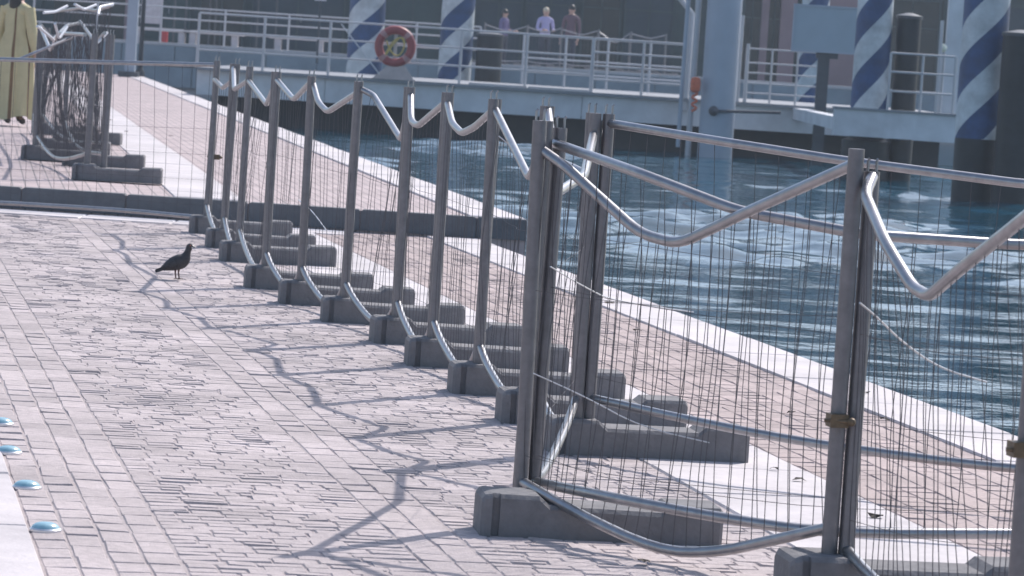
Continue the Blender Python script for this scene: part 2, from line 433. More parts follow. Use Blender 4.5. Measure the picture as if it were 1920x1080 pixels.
for k in range(16):
    lam = random.uniform(2.2, 9); th = random.uniform(0, 6.28)
    g += np.sin(2 * math.pi / lam * (math.cos(th) * X * .8 + math.sin(th) * Y * .55) + random.uniform(0, 6.28))
g = np.clip((g / 2.83 - .25) / 1.3, 0, 1)
wob = .20 + .95 * g * g * (3 - 2 * g)
inside = (X > -9) & (X < 13) & (Y > 13) & (Y < 78)
Z = Z * wob * inside + WZ
nx, ny = len(xs), len(ys)
me = bpy.data.meshes.new('water')
me.from_pydata(np.stack([X, Y, Z], -1).reshape(-1, 3).tolist(), [], [(j * nx + i, j * nx + i + 1, (j + 1) * nx + i + 1, (j + 1) * nx + i) for j in range(ny - 1) for i in range(nx - 1)])
me.polygons.foreach_set('use_smooth', [True] * len(me.polygons)); me.materials.append(M['water'])
water = bpy.data.objects.new('water', me); C.objects.link(water); water['kind'] = 'structure'
random.seed(21)

# ------------------------------------------------------------------ fence feet
def foot_mesh():
    st = [(0, .098, .112), (.010, .108, .126), (.030, .110, .130), (.0305, .094, .130), (.052, .094, .130), (.0525, .110, .130), (.165, .110, .130),
          (.195, .110, .104), (.52, .110, .102), (.545, .110, .124), (.69, .108, .126), (.70, .098, .114)]
    mb = MB(); P = []; cb = .012
    for x, hw, h in st:
        x *= 1.05
        P += [(x, -hw, 0), (x, hw, 0), (x, hw, h - cb), (x, hw - cb, h), (x, -hw + cb, h), (x, -hw, h - cb)]
    k = len(st)
    F = [(i * 6 + j, (i + 1) * 6 + j, (i + 1) * 6 + (j + 1) % 6, i * 6 + (j + 1) % 6) for i in range(k - 1) for j in range(6)]
    F += [tuple(range(6)), tuple((k - 1) * 6 + j for j in reversed(range(6)))]
    mb.poly(P, F); me = mb.mesh('ballast_block', M['block'])
    bm = bmesh.new(); bm.from_mesh(me); bmesh.ops.recalc_face_normals(bm, faces=bm.faces); bm.to_mesh(me); bm.free()
    return me
FOOT = foot_mesh()
def foot(p, rz, label, group=None, z=None):
    rz += random.gauss(0, .022)
    o = bpy.data.objects.new('ballast_block', FOOT); C.objects.link(o)
    o.location = (p.x, p.y, p.z if z is None else z); o.rotation_euler = (random.gauss(0, .004), random.gauss(0, .006), rz)
    return tag(o, label, 'ballast block', group)

# ------------------------------------------------------------------ fence panels
def panel(pa, pb, top, bot, label, group=None, nw=18, nh=2, single=False, ha=1.245, hb=1.245, rp=.0225, clamp=None, crumple=1.0, wr=.0013, seed=0, loose=True, caps=True, wmat='wire', za=.10):
    """pa, pb: ground points of the two posts; top, bot: rail way-points from pa to pb (world)"""
    rnd = random.Random(seed)
    root = empty('mesh_barrier', pa, 0, label, 'barrier', group)
    for p, h in ((pa, ha), (pb, hb)):
        ln = Vector((rnd.gauss(0, .010), rnd.gauss(0, .010), 0))
        q = p + Vector((0, 0, za)); tp = p + Vector((0, 0, h)) + ln
        post = tube_part('post', root, [q, q.lerp(tp, .5), tp], rp, M['steel'], 14)
        if caps and p is pa:
            for d in (-.012, .012):
                mb = MB(); e = tp + E * d
                mb.tube(local(root, [e - Vector((0, 0, .03)), e + Vector((0, 0, .030)), e + Vector((.004, 0, .036))]), .0045, 6)
                mb.build('pin', M['rail'], post)
                mb2 = post.children[-1]
    tp = bent_path(top); bp = smooth_path(bot, 2)
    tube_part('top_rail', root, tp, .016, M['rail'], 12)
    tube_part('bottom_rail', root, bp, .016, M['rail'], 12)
    nrm = (pb - pa).cross(Vector((0, 0, 1))).normalized(); dirv = (pb - pa).normalized()
    wires = []
    ph = [rnd.uniform(0, 6.28) for _ in range(6)]
    def wob(u, v):
        f = math.sin(math.pi * v)
        a = (math.sin(9 * u + ph[0] + 2 * v) * .012 + math.sin(23 * u + ph[1] + 5 * v) * .006) * crumple * f
        c = (math.sin(7 * u + ph[2] + 3 * v) * .012 + math.sin(17 * u + ph[3] - 4 * v) * .006) * crumple * f
        return nrm * a + dirv * c
    for i in range(nw):
        u = (i + .5) / nw; k = 8; pts = []
        u2 = min(.995, max(.005, u + rnd.gauss(0, .004) * crumple)); sh = rnd.gauss(0, .006) * crumple
        for j in range(k + 1):
            v = j / k
            p = along(tp, u2).lerp(along(bp, u), v) + wob(u, v) + dirv * sh * math.sin(3.1 * v)
            pts.append(p)
        wires.append(('vertical_wire', pts))
    for i in range(nh):
        v = .42 + .5 * i / max(1, nh - 1); pts = []
        for j in range(15):
            u = j / 14
            lo = along(bp, u); hi = tp[0].lerp(tp[-1], u); lo = Vector((lo.x, lo.y, bp[0].z + (bp[-1].z - bp[0].z) * u))
            p = hi.lerp(lo, v) + wob(u, v) * .5
            top_z = along(tp, u).z - .02
            pts.append(Vector((p.x, p.y, min(p.z, top_z))) + Vector((0, 0, -.012 * crumple * math.sin(math.pi * u))))
        wires.append(('horizontal_wire', pts))
    if single:
        for nme, pts in wires:
            mb = MB(); mb.tube(local(root, pts), wr if nme[0] == 'v' else wr * .7, 4, False); mb.build(nme, M[wmat], root)
    else:
        mb = MB()
        for nme, pts in wires: mb.tube(local(root, pts), wr if nme[0] == 'v' else wr * .7, 4, False)
        mb.build('wire_mesh', M[wmat], root, kind='stuff')
    if clamp:
        cp, wd = clamp; mb = MB(); c = cp - root.location
        mb.box(c, (wd, .058, .036), A); mb.build('clamp', M['brass'], root, label='brass coupling clamp with bolt')
        mb = MB(); mb.tube([c + Vector((-wd / 2 - .012, -.02, .0)), c + Vector((wd / 2 + .012, -.03, .0))], .006, 8)
        mb.sphere(c + Vector((wd / 2 + .012, -.03, 0)), .012); mb.build('bolt', M['brass'], root)
    return root

FROT = R(8.0)
def fe(r=FROT): return Vector((math.cos(r), math.sin(r), 0)), Vector((-math.sin(r), math.cos(r), 0))
# front bottom-left corner of each foot, read from the photograph (ground contact)
FEET_PX = [(1478, 1133), (901, 1006), (1032, 853), (940, 795), (848, 740), (765, 688), (700, 645), (605, 605), (525, 571), (460, 541), (414, 491), (387, 465), (356, 438)]
which = ['brass-clamped double post', 'wide-open front panel', 'double post joined to the straight cross panel', 'post hidden behind the front double post',
         'steep straight hanging rail', 'U-shaped sagging rail', 'short hooked rail', 'long slanting rail on its far side', 'small bent rail', 'two crossed bright rails',
         'slim pole and torn mesh', 'short bright vertical rail', 'brown-clamped slim post beside the dark step']
ordn = ['', 'first', 'second', 'third', 'fourth', 'fifth', 'sixth', 'seventh', 'eighth', 'ninth', 'tenth', 'eleventh', 'twelfth']
feet = []; posts = []
for i, (px, py) in enumerate(FEET_PX):
    c = G(px, py); e, n_ = fe()
    o = foot(c + n_ * .11, FROT, f'dark grey ballast block under the {which[i]}', 'ballast blocks of the receding barrier row')
    feet.append(o); posts.append(c + n_ * .11 + e * .115); posts[-1].z = 0
feet[0]['label'] = 'dark grey block foot under the double post with the brass clamp'
feet[0].location.z = 0
P = posts
e, n_ = fe()
# nearer posts pinned to the photograph
P[1] = G(972, 985); P[0] = at(1553, 1060, P[0].y); P[0].z = 0
P[2] = feet[2].location + e * .125
def lev(p, z): return Vector((p.x, p.y, z))
def mk(i, j, tops, bots=None, seed=0, nw=14, single=False, da=None, db=None, label='', **kw):
    a = P[i] + (da if da is not None else n_ * -.028); b_ = P[j] + (db if db is not None else n_ * .028)
    T = []
    for (x, y, f) in tops: T.append(at(x, y, a.y + (b_.y - a.y) * f))
    T = [lev(a, T[0].z)] + T[1:-1] + [lev(b_, T[-1].z)]
    if bots is None:
        mid = a.lerp(b_, .60)
        B = [lev(a, .205), lev(a.lerp(b_, .2), .13), lev(mid, .055), lev(a.lerp(b_, .85), .09), lev(b_, .19)]
    else:
        B = []
        for (x, y, f) in bots: B.append(at(x, y, a.y + (b_.y - a.y) * f))
        B = [lev(a, B[0].z)] + B[1:-1] + [lev(b_, B[-1].z)]
    return panel(a, b_, T, B, label, seed=seed, nw=nw, single=single, **kw)
GR = None
# far end to near end: each tuple runs from the far post to the near post
mk(12, 11, [(415, 150, 0), (418, 165, .5), (432, 150, 1)], None, 1, 8, label='narrow sagging wire fence panel joining the brown-clamped slim post to its neighbour')
mk(11, 10, [(436, 128, 0), (439, 168, .45), (462, 150, 1)], None, 2, 10, label='wire fence panel with a short bright dipped rail beside the slim torn-mesh pole', crumple=2.4)
mk(10, 9, [(464, 152, 0), (500, 196, .5), (517, 152, 1)], None, 3, 16, label='torn and bunched wire fence panel between the slim pole and the crossed rails', crumple=3)
mk(9, 8, [(519, 150, 0), (551, 187, .55), (586, 150, 1)], None, 4, 14, label='wire fence panel whose bright rail forms the lower arm of the crossed rails', crumple=1.2)
mk(8, 7, [(589, 158, 0), (597, 192, .3), (614, 210, .5), (676, 175, 1)], None, 5, 14, label='wire fence panel with a small bent bright top rail dipping low', crumple=1.2)
mk(7, 6, [(682, 165, 0), (700, 178, .08), (753, 264, .8), (768, 190, 1)], None, 6, 16, label='wire fence panel with a long slanting bright top rail and bunched mesh', crumple=1.8)
mk(6, 5, [(769, 178, 0), (771, 228, .25), (784, 236, .4), (832, 190, 1)], None, 7, 14, label='wire fence panel with a short hooked top rail', crumple=1.2)
mk(5, 4, [(836, 195, 0), (848, 232, .25), (866, 250, .45), (890, 238, .7), (916, 205, 1)], None, 8, 16, label='wire fence panel with an even U-shaped sagging top rail', crumple=1.0)
mk(4, 3, [(924, 205, 0), (994, 338, .85), (1006, 240, 1)], None, 9, 18, label='wire fence panel with a steep straight bright top rail and crumpled mesh', crumple=2.2)
mk(3, 2, [(1012, 205, 0), (1040, 300, .5), (1108, 330, .8), (1128, 250, 1)], None, 10, 8, crumple=.7, single=False, label='wire fence panel sagging behind the front double post', db=n_ * -.01 - e * .020)
mk(2, 1, [(1126, 250, 0), (1095, 330, .45), (1030, 370, .75), (1012, 290, 1)], None, 11, 6, single=False, label='wire fence panel doubling back from the straight cross panel to the front double post', da=n_ * .02 - e * .022, db=n_ * .03 + e * .0, crumple=.6)
mk(1, 0, [(1022, 283, 0), (1060, 312, .06), (1200, 438, .33), (1272, 458, .48), (1400, 398, .70), (1568, 303, 1)],
   [(985, 903, 0), (1080, 962, .30), (1235, 1034, .55), (1345, 1036, .68), (1440, 1015, .82), (1548, 988, 1)], 12, 28, single=True, da=Vector((0, -.03, 0)), db=Vector((0, 0, 0)),
   label='front wire fence panel with a deep bent top rail and bowed bottom rail', crumple=1.3, clamp=(at(1568, 786, P[0].y) + Vector((0, -.03, 0)), .05))
# panel that runs on from the clamped double post to the post at the picture's edge
pN = at(1915, 1000, 8.75); pN.z = 0
P.append(pN)
fN = foot(pN - e * .115, FROT, 'dark grey block foot standing beyond the brass-clamped double post', 'feet of the receding fence row')
mk(0, 13, [(1606, 330, 0), (1622, 365, .06), (1660, 455, .3), (1712, 540, .45), (1742, 556, .52), (1800, 505, .7), (1935, 375, 1)],
   [(1592, 1030, 0), (1640, 1090, .2), (1720, 1150, .5), (1850, 1140, .8), (1920, 1080, 1)], 13, 26, single=True, da=e * .047 + Vector((0, .0, 0)), db=Vector((0, 0, 0)), ha=1.185,
   label='wire fence panel with a V-shaped bright top rail next to the brass clamp', crumple=1.5, clamp=(at(1914, 840, pN.y) + Vector((0, -.03, 0)), .06))
# two panels that run across, behind the front ones
a = P[1] + e * .045 + n_ * .05; bR = Vector((2.0, 10.85, 0))
T = [lev(a, at(1052, 270, a.y).z), at(1200, 325, 10.85), at(1385, 396, 10.65), at(1620, 440, 10.5), at(1905, 459, 10.65), lev(bR, 1.02)]
B = [lev(a, at(1000, 903, a.y).z), at(1140, 932, 10.85), at(1350, 971, 10.65), at(1550, 1000, 10.5), at(1900, 1001, 10.65), lev(bR, .17)]
panel(a, bR, T, B, 'cross wire fence panel with a pink-lit drooping top rail behind the front panel', None, 25, 2, True, 1.225, 1.245, seed=14, crumple=1.2)
foot(bR - e * .115, FROT, 'dark grey block foot at the end of the drooping cross panel', 'feet of the cross panels')
a = P[2] + e * .024; bR = Vector((2.25, 12.45, 0))
T = [lev(a, at(1160, 232, a.y).z), at(1370, 268, 13.0), at(1575, 300, 12.8), at(1920, 345, 12.5), lev(bR, 1.13)]
B = [lev(a, at(1112, 746, a.y).z), at(1330, 796, 13.0), at(1550, 836, 12.8), at(1900, 881, 12.5), lev(bR, .17)]
panel(a, bR, T, B, 'cross wire fence panel with straight top rail standing beside the water', None, 24, 2, True, 1.245, 1.245, seed=15, crumple=1.0)
foot(bR - e * .115, FROT, 'dark grey block foot at the end of the straight cross panel', 'feet of the cross panels')
# loose wires
def loose(pts, r, label, mt='bright_wire'):
    P_ = smooth_path(pts, 2); root = P_[0].copy(); mb = MB(); mb.tube([p - root for p in P_], r, 6)
    mb.build('loose_wire', M[mt], loc=root, label=label, cat='wire', smooth=True)
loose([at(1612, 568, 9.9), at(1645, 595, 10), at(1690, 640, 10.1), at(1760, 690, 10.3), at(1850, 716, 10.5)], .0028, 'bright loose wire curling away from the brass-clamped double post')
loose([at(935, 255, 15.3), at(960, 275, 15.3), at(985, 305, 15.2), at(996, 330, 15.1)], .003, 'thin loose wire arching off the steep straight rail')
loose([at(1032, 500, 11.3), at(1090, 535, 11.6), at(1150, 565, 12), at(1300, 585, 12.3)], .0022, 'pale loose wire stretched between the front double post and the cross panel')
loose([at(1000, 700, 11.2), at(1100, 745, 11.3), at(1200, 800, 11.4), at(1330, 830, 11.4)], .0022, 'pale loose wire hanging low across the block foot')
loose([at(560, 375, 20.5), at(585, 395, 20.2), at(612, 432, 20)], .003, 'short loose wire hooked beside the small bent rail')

# cross panel in front of the step
a = P[12] + e * .02 + n_ * .05; bR = Vector((-4.45, 27.0, 0))
panel(a, bR, [lev(a, at(412, 122, a.y).z), at(200, 117, 27.0), lev(bR, 1.13)], [lev(a, .11), at(200, 391, 27.2), lev(bR, .11)],
      'straight wire fence panel standing along the foot of the dark step', None, 22, 4, False, 1.235, 1.235, seed=16, crumple=.35, clamp=(at(402, 294, a.y) + Vector((0, -.02, 0)), .075), wr=.0014, caps=True)
foot(bR - e * .115, FROT, 'dark grey block foot at the far end of the panel along the step')

# fence heap on the terrace, left
LF = [(136, 336, 'nearest the step of the heaped fences'), (118, 309, 'second from the step of the heaped fences'), (40, 298, 'sticking out towards the person in the yellow coat'),
      (66, 283, 'in the middle of the heaped fences'), (100, 264, 'shortest in view of the heaped fences'), (60, 250, 'at the back of the heaped fences')]
LP = []
for i, (x, y, nm) in enumerate(LF):
    c = G(x, y, TZ + .004); o = foot(c + n_ * .11, R(3), 'dark block foot ' + nm, 'feet of the heaped fences on the terrace', TZ + .004)
    LP.append(c + n_ * .11 + Vector((.115, 0, 0)))
def heap(a, b_, tops, label, seed, nw=16, ha=1.2, hb=1.2, crumple=3.0):
    T = [at(x, y, a.y + (b_.y - a.y) * f) for x, y, f in tops]
    B = [lev(a, TZ + .22), lev(a.lerp(b_, .4), TZ + .10), lev(a.lerp(b_, .7), TZ + .08), lev(b_, TZ + .22)]
    panel(a, b_, T, B, label, 'heaped fence panels on the terrace', nw * 2, 6, False, ha, hb, seed=seed, crumple=crumple, za=.1, wr=.0032, rp=.027)
hp = [LP[0] + Vector((.0, 0, 0)), LP[0] + Vector((.13, .05, 0)), LP[2] + Vector((.02, 0, 0)), LP[1] + Vector((.24, .05, 0)), LP[4], LP[5]]
heap(hp[0], hp[2], [(160, 65, 0), (110, 62, .4), (95, 95, .7), (75, 50, 1)], 'crumpled wire fence panel with white-lit folded rails between two leaning posts of the heap', 31, 22)
heap(hp[1], hp[4], [(196, 62, 0), (180, 80, .3), (172, 70, .5), (150, 40, 1)], 'crumpled wire fence panel with a small bright V rail at the edge of the heap', 32, 18)
heap(hp[3], hp[5], [(210, 10, 0), (180, 20, .3), (150, 15, .6), (100, 22, 1)], 'wire fence panel with a wavy bright rail along the top of the heap', 33, 18)
heap(hp[2] + Vector((-.02, .05, 0)), hp[5] + Vector((-.1, 0, 0)), [(75, 45, 0), (98, 75, .3), (125, 48, .6), (148, 43, 1)], 'wire fence panel with steep crossed bright rails deep in the heap', 34, 18)
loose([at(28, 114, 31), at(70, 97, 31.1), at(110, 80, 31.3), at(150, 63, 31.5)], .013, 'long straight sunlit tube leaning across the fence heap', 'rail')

M['glint_tube'] = mat('painted_glint_tube', (0.72, 0.72, 0.74), 0.4, 0.1, 0.08, 20)  # extra tubes added to the heap, near-white colour stands in for sun glints
for pts, lb in (([(82, 24), (104, 22), (126, 11)], 'short added glint tube lying along the top of the fence heap'), ([(140, 8), (158, 18), (180, 9)], 'curved added glint tube hooked over the back of the fence heap'),
                ([(174, 70), (182, 81), (201, 61)], 'small V-bent added glint tube sticking out of the heap edge'), ([(70, 49), (86, 62), (101, 75)], 'added glint tube slanting down towards the person in the yellow coat'),
                ([(103, 44), (111, 73), (126, 50)], 'narrow V-bent added glint tube in the middle of the heap'), ([(184, 27), (187, 13), (212, 8)], 'kinked added glint tube at the outer top corner of the heap')):
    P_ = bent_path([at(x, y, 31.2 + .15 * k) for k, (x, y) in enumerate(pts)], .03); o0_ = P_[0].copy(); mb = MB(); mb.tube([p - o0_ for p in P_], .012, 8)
    mb.build('added_glint_tube', M['glint_tube'], loc=o0_, label=lb, cat='tube', smooth=True)
# ------------------------------------------------------------------ studs, leaves, pigeon
for k, (x, y) in enumerate([(2, 798), (16, 852), (50, 918), (85, 998)]):
    c = G(x, y); r_ = empty('road_stud', (c.x, c.y, .002), A, ['half-hidden blue glass road stud farthest along the pale kerb', 'blue glass road stud with a broad white rim beside the pale kerb', 'blue glass road stud third along the pale kerb from the step',
        'blue glass road stud last along the pale kerb from the step'][k], 'road stud', 'studs along the pale kerb')
    mb = MB(); mb.lathe([(.046, 0), (.046, .008), (.042, .012), (.036, .012)], 20); mb.build('rim', M['studrim'], r_, True)
    mb = MB(); mb.lathe([(.0415, .010), (.038, .017), (.030, .023), (.018, .027), (.004, .028)], 20); mb.build('lens', M['stud'], r_, True)
dl = [(1195, 620, 0, 'beside the pale coping stones'), (1142, 568, 0, 'on the inner edge of the coping stones'), (1484, 775, 0, 'on the pink setts before the double post'), (1660, 787, 0, 'on the coping joint behind the double post'),
      (1450, 880, 0, 'on the pale slab strip'), (1498, 900, 0, 'in the middle of the pale slab strip'), (1642, 969, 0, 'on the pale slabs past the double post'), (1205, 1053, 0, 'on the setts below the bowed bottom rail'),
      (320, 255, TZ, 'on the pink terrace beside the pale strip'), (207, 225, TZ, 'on the pale terrace strip near the heap'), (237, 247, TZ, 'on the pale terrace strip by the block feet'), (1625, 738, 0, 'on the sunlit coping stones')]
for x, y, z, nm in dl:
    c = G(x, y, z + .012); mb = MB(); k = 9; s = random.uniform(.014, .022); P_ = [(0, 0, .012)]
    for j in range(k):
        an = 2 * math.pi * j / k; r_ = s * random.uniform(.55, 1.2)
        P_.append((r_ * 1.5 * math.cos(an), r_ * math.sin(an), random.uniform(0, .016)))
    mb.poly(P_, [(0, 1 + j, 1 + (j + 1) % k) for j in range(k)])
    mb.build('dead_leaf', M['leaf'], loc=(c.x, c.y, z + .009), label='curled dark dead leaf ' + nm, cat='leaf', group='dead leaves on the paving')

def skin_mesh(verts, edges, radii, sub=2, root=0):
    me = bpy.data.meshes.new('tmp'); me.from_pydata([tuple(v) for v in verts], edges, []); o = bpy.data.objects.new('tmp', me); C.objects.link(o)
    o.modifiers.new('s', 'SKIN'); me.skin_vertices[0].data
    for i, r_ in enumerate(radii):
        sv = me.skin_vertices[0].data[i]; sv.radius = r_ if isinstance(r_, tuple) else (r_, r_); sv.use_root = (i == root)
    md = o.modifiers.new('d', 'SUBSURF'); md.levels = sub; md.render_levels = sub
    dg = bpy.context.evaluated_depsgraph_get(); dg.update()
    r_ = bpy.data.meshes.new_from_object(o.evaluated_get(dg)); bpy.data.objects.remove(o); bpy.data.meshes.remove(me)
    r_.polygons.foreach_set('use_smooth', [True] * len(r_.polygons))
    return r_
def pigeon(c):
    root = empty('pigeon', c, R(-4), 'dark pigeon walking upright across the setts towards the fence', 'pigeon')
    z = .018
    spine = [(-.096, .054, .007), (-.075, .063, .020), (-.045, .078, .034), (-.012, .093, .043), (.020, .106, .044), (.040, .124, .036), (.050, .146, .024), (.056, .166, .0185), (.061, .182, .0185), (.066, .194, .0195), (.074, .199, .015), (.081, .198, .007)]
    def cr(p0, p1, p2, p3, t): return .5 * (2 * p1 + (p2 - p0) * t + (2 * p0 - 5 * p1 + 4 * p2 - p3) * t * t + (3 * p1 - p0 - 3 * p2 + p3) * t ** 3)
    pts, rad = [], []
    for i in range(len(spine) - 1):
        q = [spine[max(0, min(len(spine) - 1, i + d))] for d in (-1, 0, 1, 2)]
        for t in (0, .33, .67):
            pts.append((cr(q[0][0], q[1][0], q[2][0], q[3][0], t), 0, cr(q[0][1], q[1][1], q[2][1], q[3][1], t))); rad.append(max(.004, cr(q[0][2], q[1][2], q[2][2], q[3][2], t)))
    mb = MB(); mb.tube(pts, rad, 18); mb.build('body', M['bird'], root, True)
    mb = MB()
    for k in range(5):
        w = (k - 2) * .010
        mb.poly([(-.055, w * .6 - .008, .074 + .002 * k % 2), (-.055, w * .6 + .008, .074), (-.125, w * 1.2 + .008, .046 + .001 * k), (-.125, w * 1.2 - .008, .046 + .001 * k),
                 (-.055, w * .6 - .008, .056), (-.055, w * .6 + .008, .056), (-.118, w * 1.2 + .008, .030 + .001 * k), (-.118, w * 1.2 - .008, .030 + .001 * k)],
                [(0, 1, 2, 3), (7, 6, 5, 4), (0, 4, 5, 1), (1, 5, 6, 2), (2, 6, 7, 3), (3, 7, 4, 0)])
    mb.build('tail', M['bird'], root)
    for sgn in (-1, 1):
        mb = MB(); mb.sphere((0, 0, 0), (.060, .009, .021), 16, 10)
        w = mb.build('wing', M['bird'], root, True, loc=(-.024, sgn * .037, .088)); w.rotation_euler = (0, R(-24), sgn * R(-6))
        mb = MB(); f = .012 * sgn; x0 = -.002 if sgn < 0 else .012
        mb.tube([(x0 - .004, f, .068), (x0 - .006, f * 1.2, .040), (x0, f * 1.3, .004)], [.010, .0045, .004], 8)
        for an in (-35, 0, 35, 180):
            l = .026 if an != 180 else .014
            mb.tube([(x0, f * 1.3, .005), (x0 + l * math.cos(R(an)), f * 1.3 + l * math.sin(R(an)), .002)], [.003, .0016], 6)
        mb.build('leg', M['birdleg'], root, True)
        mb = MB(); mb.sphere((.071, sgn * .0150, .201), .003, 8, 6); mb.build('eye', M['orange'], root, True)
    mb = MB(); mb.tube([(.080, 0, .197), (.091, 0, .194), (.099, 0, .189)], [.005, .0035, .001], 8); mb.build('beak', M['beak'], root, True)
pc = G(331, 526); pigeon(Vector((pc.x, pc.y, .008)))

# ------------------------------------------------------------------ people
def person(c, rz, label, h=1.68, top='lilac', legs='denim', hair='blond', dress=False, arms='down', longhair=False, sleeves=True):
    root = empty('person', c, rz, label, 'person'); s = h / 1.70
    V = [(0, 0, .95), (0, 0, 1.10), (0, .01, 1.26), (0, .01, 1.40), (0, 0, 1.48), (0, -.01, 1.55), (0, -.015, 1.62)]
    rd = [(.15, .105), (.13, .10), (.145, .105), (.12, .085), (.055, .055), (.075, .085), (.075, .09)]
    Ed = [(0, 1), (1, 2), (2, 3), (3, 4), (4, 5), (5, 6)]
    for sg in (-1, 1):
        i = len(V)
        if arms == 'down': pts = [(.19 * sg, .01, 1.37), (.24 * sg, .02, 1.10), (.25 * sg, -.06, .86), (.245 * sg, -.09, .76)]
        else: pts = [(.19 * sg, .01, 1.37), (.24 * sg, .0, 1.10), (.16 * sg, -.24, 1.08), (.12 * sg, -.33, 1.09)]
        V += pts; rd += [(.060, .06), (.045, .045), (.035, .035), (.035, .022)]
        Ed += [(3, i), (i, i + 1), (i + 1, i + 2), (i + 2, i + 3)]
        i = len(V)
        V += [(.095 * sg, 0, .86), (.10 * sg, -.01, .48), (.105 * sg, .015, .10), (.11 * sg, -.10, .045)]
        rd += [(.088, .088), (.06, .06), (.042, .042), (.042, .032)]; Ed += [(0, i), (i, i + 1), (i + 1, i + 2), (i + 2, i + 3)]
    me = skin_mesh([(x * s, y * s, z * s) for x, y, z in V], Ed, [(a * s, b_ * s) for a, b_ in rd], 2, 0)
    me.materials.clear()
    for q in (top, legs, 'skin', 'shoe'): me.materials.append(M[q])
    for p in me.polygons:
        z = p.center.z / s; ax = abs(p.center.x) / s
        p.material_index = 3 if z < .085 else (2 if z > 1.455 else (1 if (z < .93 and not (ax > .185 and z > .70)) else (2 if (arms == 'down' and ax > .2 and z < (.86 if sleeves else 1.2)) else 0)))
        if arms != 'down' and p.center.y / s < -.25: p.material_index = 2
    o = bpy.data.objects.new('body', me); C.objects.link(o); o.parent = root
    for sg in (-1, 1):
        mb = MB()                                               # fingers
        base = Vector((.245 * sg, -.09, .75)) if arms == 'down' else Vector((.12 * sg, -.35, 1.09))
        dd = Vector((0, -.02, -.085)) if arms == 'down' else Vector((-.02 * sg, -.075, -.03))
        for k in range(4):
            off = Vector((0, (k - 1.5) * .018, 0)) if arms == 'down' else Vector(((k - 1.5) * .018, 0, 0))
            q = base + off; mb.tube([q * s, (q + dd * .55) * s, (q + dd * (1 - .12 * abs(k - 1.4)) + Vector((0, -.012, 0))) * s], [.009 * s, .0085 * s, .006 * s], 6)
        q = base + (Vector((-.01 * sg, -.03, .03)) if arms == 'down' else Vector((-.03 * sg, .03, 0)))
        mb.tube([q * s, (q + dd * .35 + Vector((-.01 * sg, -.025, 0))) * s, (q + dd * .7 + Vector((-.005 * sg, -.03, 0))) * s], [.010 * s, .009 * s, .007 * s], 6)
        mb.build('hand', M['skin'], root, True)
    mb = MB(); mb.sphere((0, .008 * s, 1.625 * s), (.086 * s, .100 * s, .098 * s), 16, 10)
    if longhair: mb.sphere((0, .06 * s, 1.46 * s), (.085 * s, .05 * s, .19 * s), 14, 10)
    else: mb.sphere((0, .075 * s, 1.57 * s), (.06 * s, .045 * s, .07 * s), 12, 8)
    mb.build('hair', M[hair], root, True)
    mb = MB(); mb.tube([(0, -.088 * s, 1.60 * s), (0, -.112 * s, 1.565 * s), (0, -.09 * s, 1.555 * s)], [.008 * s, .014 * s, .009 * s], 8)
    for sg in (-1, 1): mb.sphere((.078 * sg * s, 0, 1.575 * s), (.012 * s, .022 * s, .032 * s), 8, 6)
    mb.build('face_relief', M['skin'], root, True)
    mb = MB()
    for sg in (-1, 1): mb.sphere((.03 * sg * s, -.088 * s, 1.60 * s), .010 * s, 8, 6)
    mb.build('eyes', M['hair'], root, True)
    if dress:
        mb = MB(); n = 40; P_ = []; lv = [(.115, 1.42), (.15, 1.30), (.145, 1.12), (.20, .92), (.215, .60), (.225, .30), (.235, .10)]
        for q, (r_, z) in enumerate(lv):
            for j in range(n):
                an = 2 * math.pi * j / n; f = 1 + (.10 * math.sin(an * 7 + q * .25) + .05 * math.sin(an * 13 + 1)) * min(1, q / 3)
                P_.append((r_ * 1.1 * f * math.cos(an) * s, (r_ * .85 * f * math.sin(an)) * s, (z + (.03 * math.sin(3 * an) if q == 6 else 0)) * s))
        F = [(i * n + (j + 1) % n, i * n + j, (i + 1) * n + j, (i + 1) * n + (j + 1) % n) for i in range(len(lv) - 1) for j in range(n)]
        mb.poly(P_, F); d = mb.build('coat', [M['cream'], M['brown']], root, True)
        for p in d.data.polygons:
            an = math.atan2(p.center.y, p.center.x)
            if abs(math.sin(an * 3.5 + .6)) > .97 or p.center.z < .16: p.material_index = 1
        for sg in (-1, 1):
            mb = MB(); mb.tube([(.17 * sg * s, .01, 1.40 * s), (.245 * sg * s, .02, 1.10 * s), (.25 * sg * s, -.05 * s, .90 * s)], [.07 * s, .062 * s, .065 * s], 12, False); mb.build('sleeve', M['cream'], root, True)
    return root
c = at(1022, 60, 106.3); person(Vector((c.x, 106.3, 1.0)), R(20), 'woman with light blond hair and lilac top standing behind the far fence', 1.74, 'lilac', 'denim', 'blond', arms='forward')
c = at(1070, 60, 106.8); person(Vector((c.x, 106.8, 1.0)), R(-25), 'person in a dark plum shirt standing behind the far fence', 1.86, 'plum', 'denim', 'hair')
c = at(945, 60, 107); person(Vector((c.x, 107, 1.0)), R(60), 'person in a purple shirt standing behind the far fence near the short black pile', 1.62, 'purple', 'denim', 'hair', arms='forward')
c = G(22, 236, TZ); person(Vector((c.x, c.y, TZ)), R(150), 'person in a long cream-yellow coat with brown folds standing beside the fence heap', 1.72, 'cream', 'brown', 'hair', True, longhair=True)

